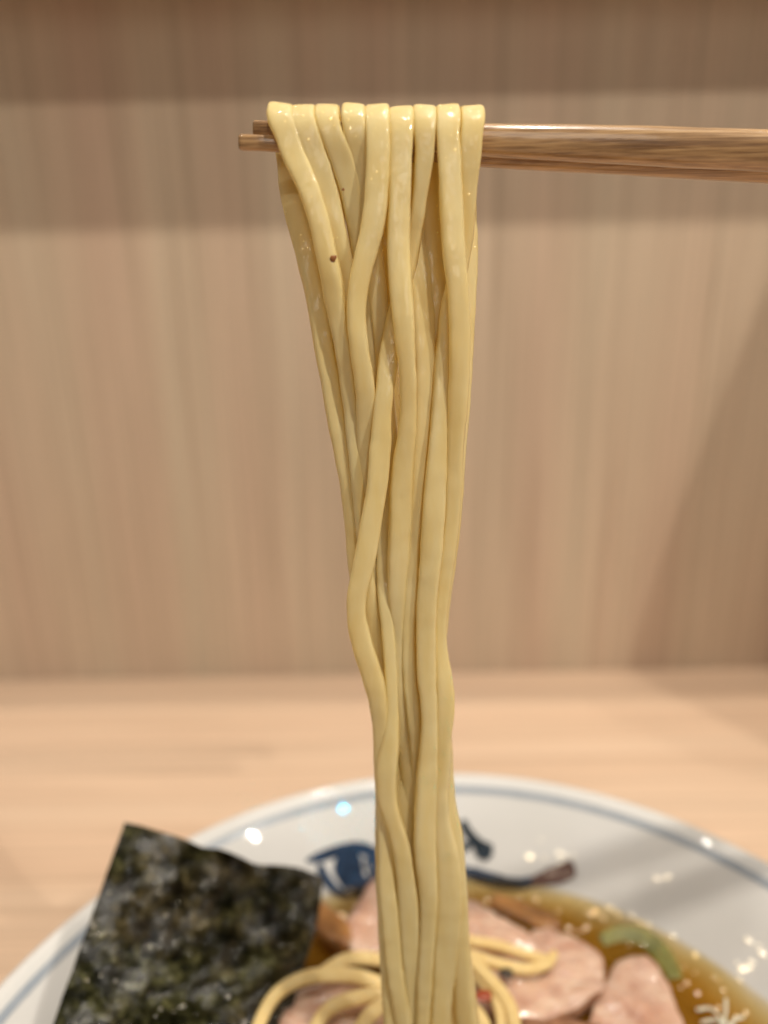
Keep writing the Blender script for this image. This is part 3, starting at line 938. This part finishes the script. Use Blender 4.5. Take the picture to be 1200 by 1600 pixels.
slab('chashu_slice', [(780, 1600, 6), (840, 1588, 6), (905, 1592, 5), (950, 1610, 5), (940, 1680, 6), (840, 1700, 7), (770, 1660, 7)], M_RIND, 'dark brown pork piece below the broad pale slice', 'pork slice', 0.004, G, 6)

slab('bamboo_shoot', [(484, 1418, 6), (500, 1404, 6), (528, 1424, 6.5), (552, 1452, 7), (540, 1474, 7), (512, 1464, 7), (490, 1444, 6.5)], M_MENMA, 'brown simmered bamboo shoot strip between the nori and the pork', 'bamboo shoot', 0.005, None, 8, None, 0.0003)
slab('bamboo_shoot', [(770, 1395, 1.4), (820, 1408, 1.4), (865, 1425, 1.4), (880, 1445, 1.6), (850, 1448, 1.6), (800, 1428, 1.5), (768, 1412, 1.4)], M_MENMA, 'dark brown bamboo shoot strip soaking behind the pork, right of the noodles', 'bamboo shoot', 0.003, None, 9, None, 0.0003)


def strand(name, pts, m, label, cat, group=None, ht=0.0011, seed=0, expo=2.6):
    """pts = (x, y, width px, height above broth mm)"""
    out = []
    for x, y, wd, h in catmull(pts, 8):
        p = at_z(x, y, SOUP_Z + h * 0.001)
        out.append((p, (0.78 if name == 'noodle' else 1) * wd / FPX * (p - CAM).dot(FWD) / 2, ht, 0.0))
    bm = bmesh.new()
    N = len(out)
    rings = []
    for i, (p, hw, h_, _) in enumerate(out):
        t = (out[min(i + 1, N - 1)][0] - out[max(i - 1, 0)][0]).normalized()
        s = t.cross(Vector((0, -0.5, 0.85))).normalized()
        n = s.cross(t).normalized()
        ring = []
        for k in range(18):
            a = 2 * math.pi * k / 18
            c, q = math.cos(a), math.sin(a)
            ring.append(bm.verts.new(p + s * (math.copysign(abs(c) ** (2 / expo), c) * hw) + n * (math.copysign(abs(q) ** (2 / expo), q) * h_)))
        rings.append(ring)
    for a, b in zip(rings, rings[1:]):
        for k in range(18):
            bm.faces.new((a[k], a[(k + 1) % 18], b[(k + 1) % 18], b[k]))
    bm.faces.new(rings[0])
    bm.faces.new(list(reversed(rings[-1])))
    return tag(obj(name, bm, m), label, cat, group)


G = 'loose noodles lying in the bowl'
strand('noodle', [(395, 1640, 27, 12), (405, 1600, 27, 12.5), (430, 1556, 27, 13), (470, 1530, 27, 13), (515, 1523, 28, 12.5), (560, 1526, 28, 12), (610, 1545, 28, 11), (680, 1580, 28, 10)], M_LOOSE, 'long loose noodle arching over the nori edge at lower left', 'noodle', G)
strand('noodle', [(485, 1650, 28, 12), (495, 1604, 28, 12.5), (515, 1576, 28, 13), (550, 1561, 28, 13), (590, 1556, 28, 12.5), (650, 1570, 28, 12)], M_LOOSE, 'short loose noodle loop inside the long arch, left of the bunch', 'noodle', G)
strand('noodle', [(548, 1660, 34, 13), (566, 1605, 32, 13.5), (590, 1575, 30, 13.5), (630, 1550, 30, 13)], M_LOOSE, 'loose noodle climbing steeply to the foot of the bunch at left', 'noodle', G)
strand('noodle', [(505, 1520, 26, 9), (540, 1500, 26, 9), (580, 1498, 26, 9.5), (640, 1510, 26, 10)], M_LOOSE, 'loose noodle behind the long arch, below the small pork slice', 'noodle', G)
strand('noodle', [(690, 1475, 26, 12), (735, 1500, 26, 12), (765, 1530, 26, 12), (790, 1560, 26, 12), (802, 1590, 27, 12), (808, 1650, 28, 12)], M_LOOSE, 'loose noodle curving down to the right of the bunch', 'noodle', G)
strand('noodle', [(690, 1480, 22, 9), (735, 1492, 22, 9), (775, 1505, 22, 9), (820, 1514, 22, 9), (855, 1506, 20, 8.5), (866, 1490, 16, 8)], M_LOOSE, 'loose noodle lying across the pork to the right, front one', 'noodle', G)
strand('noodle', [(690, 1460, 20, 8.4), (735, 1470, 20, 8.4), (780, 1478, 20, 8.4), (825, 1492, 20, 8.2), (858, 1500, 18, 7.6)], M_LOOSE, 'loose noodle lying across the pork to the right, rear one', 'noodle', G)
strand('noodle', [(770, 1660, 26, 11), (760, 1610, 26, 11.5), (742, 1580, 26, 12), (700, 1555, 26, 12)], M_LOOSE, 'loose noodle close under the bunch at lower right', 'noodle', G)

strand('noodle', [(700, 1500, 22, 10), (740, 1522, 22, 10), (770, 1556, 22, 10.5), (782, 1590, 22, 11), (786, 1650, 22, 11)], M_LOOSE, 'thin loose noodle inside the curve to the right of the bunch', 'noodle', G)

strand('scallion', [(940, 1472, 22, .2), (968, 1463, 30, .3), (998, 1466, 34, .4), (1024, 1480, 34, .4), (1042, 1502, 30, .3), (1056, 1530, 24, .1)], M_SCALLION, 'curved green scallion piece on the broth beside the far right pork', 'scallion', None, 0.0005, 0, 2.2)
G = 'shreds of white leek at the lower right edge'
for pts, lab in (([(1088, 1578, 8, 3), (1110, 1576, 9, 4), (1124, 1590, 9, 5), (1130, 1612, 9, 5)], 'white leek shred bending down at the left of its tuft'),
                 ([(1134, 1560, 7, 6), (1134, 1580, 8, 5), (1130, 1600, 9, 4)], 'white leek shred standing upright in the middle of its tuft'),
                 ([(1162, 1590, 8, 5), (1150, 1592, 9, 5), (1140, 1604, 9, 5), (1132, 1622, 9, 5)], 'white leek shred bending out at the right of its tuft'),
                 ([(1095, 1598, 8, 3), (1115, 1594, 9, 4), (1135, 1600, 9, 4), (1155, 1612, 9, 4)], 'white leek shred lying flat across its tuft')):
    strand('leek_shred', [(a, b, c * 0.6, d - 1.5) for a, b, c, d in pts], M_NEGI, lab, 'leek', G, 0.0003, 0, 2.1)

for (x, y, h, rx, m, lab) in ((792, 1521, 9.5, .0016, M_PEPPER, 'dark flake on the broad pork slice near the loose noodles'), (757, 1556, 12.5, .0018, M_SAUCE, 'red brown sauce spot beside the foot of the bunch')):
    bm = bmesh.new()
    res = bmesh.ops.create_icosphere(bm, subdivisions=3, radius=rx)
    q = at_z(x, y, SOUP_Z + h * 0.001)
    for v in res['verts']:
        v.co = Vector((v.co.x * 1.15, v.co.y * 0.8, v.co.z * 0.35)) * (1 + 0.3 * noise.noise(v.co * 900)) + q
    tag(obj('flake', bm, m), lab, 'flake')
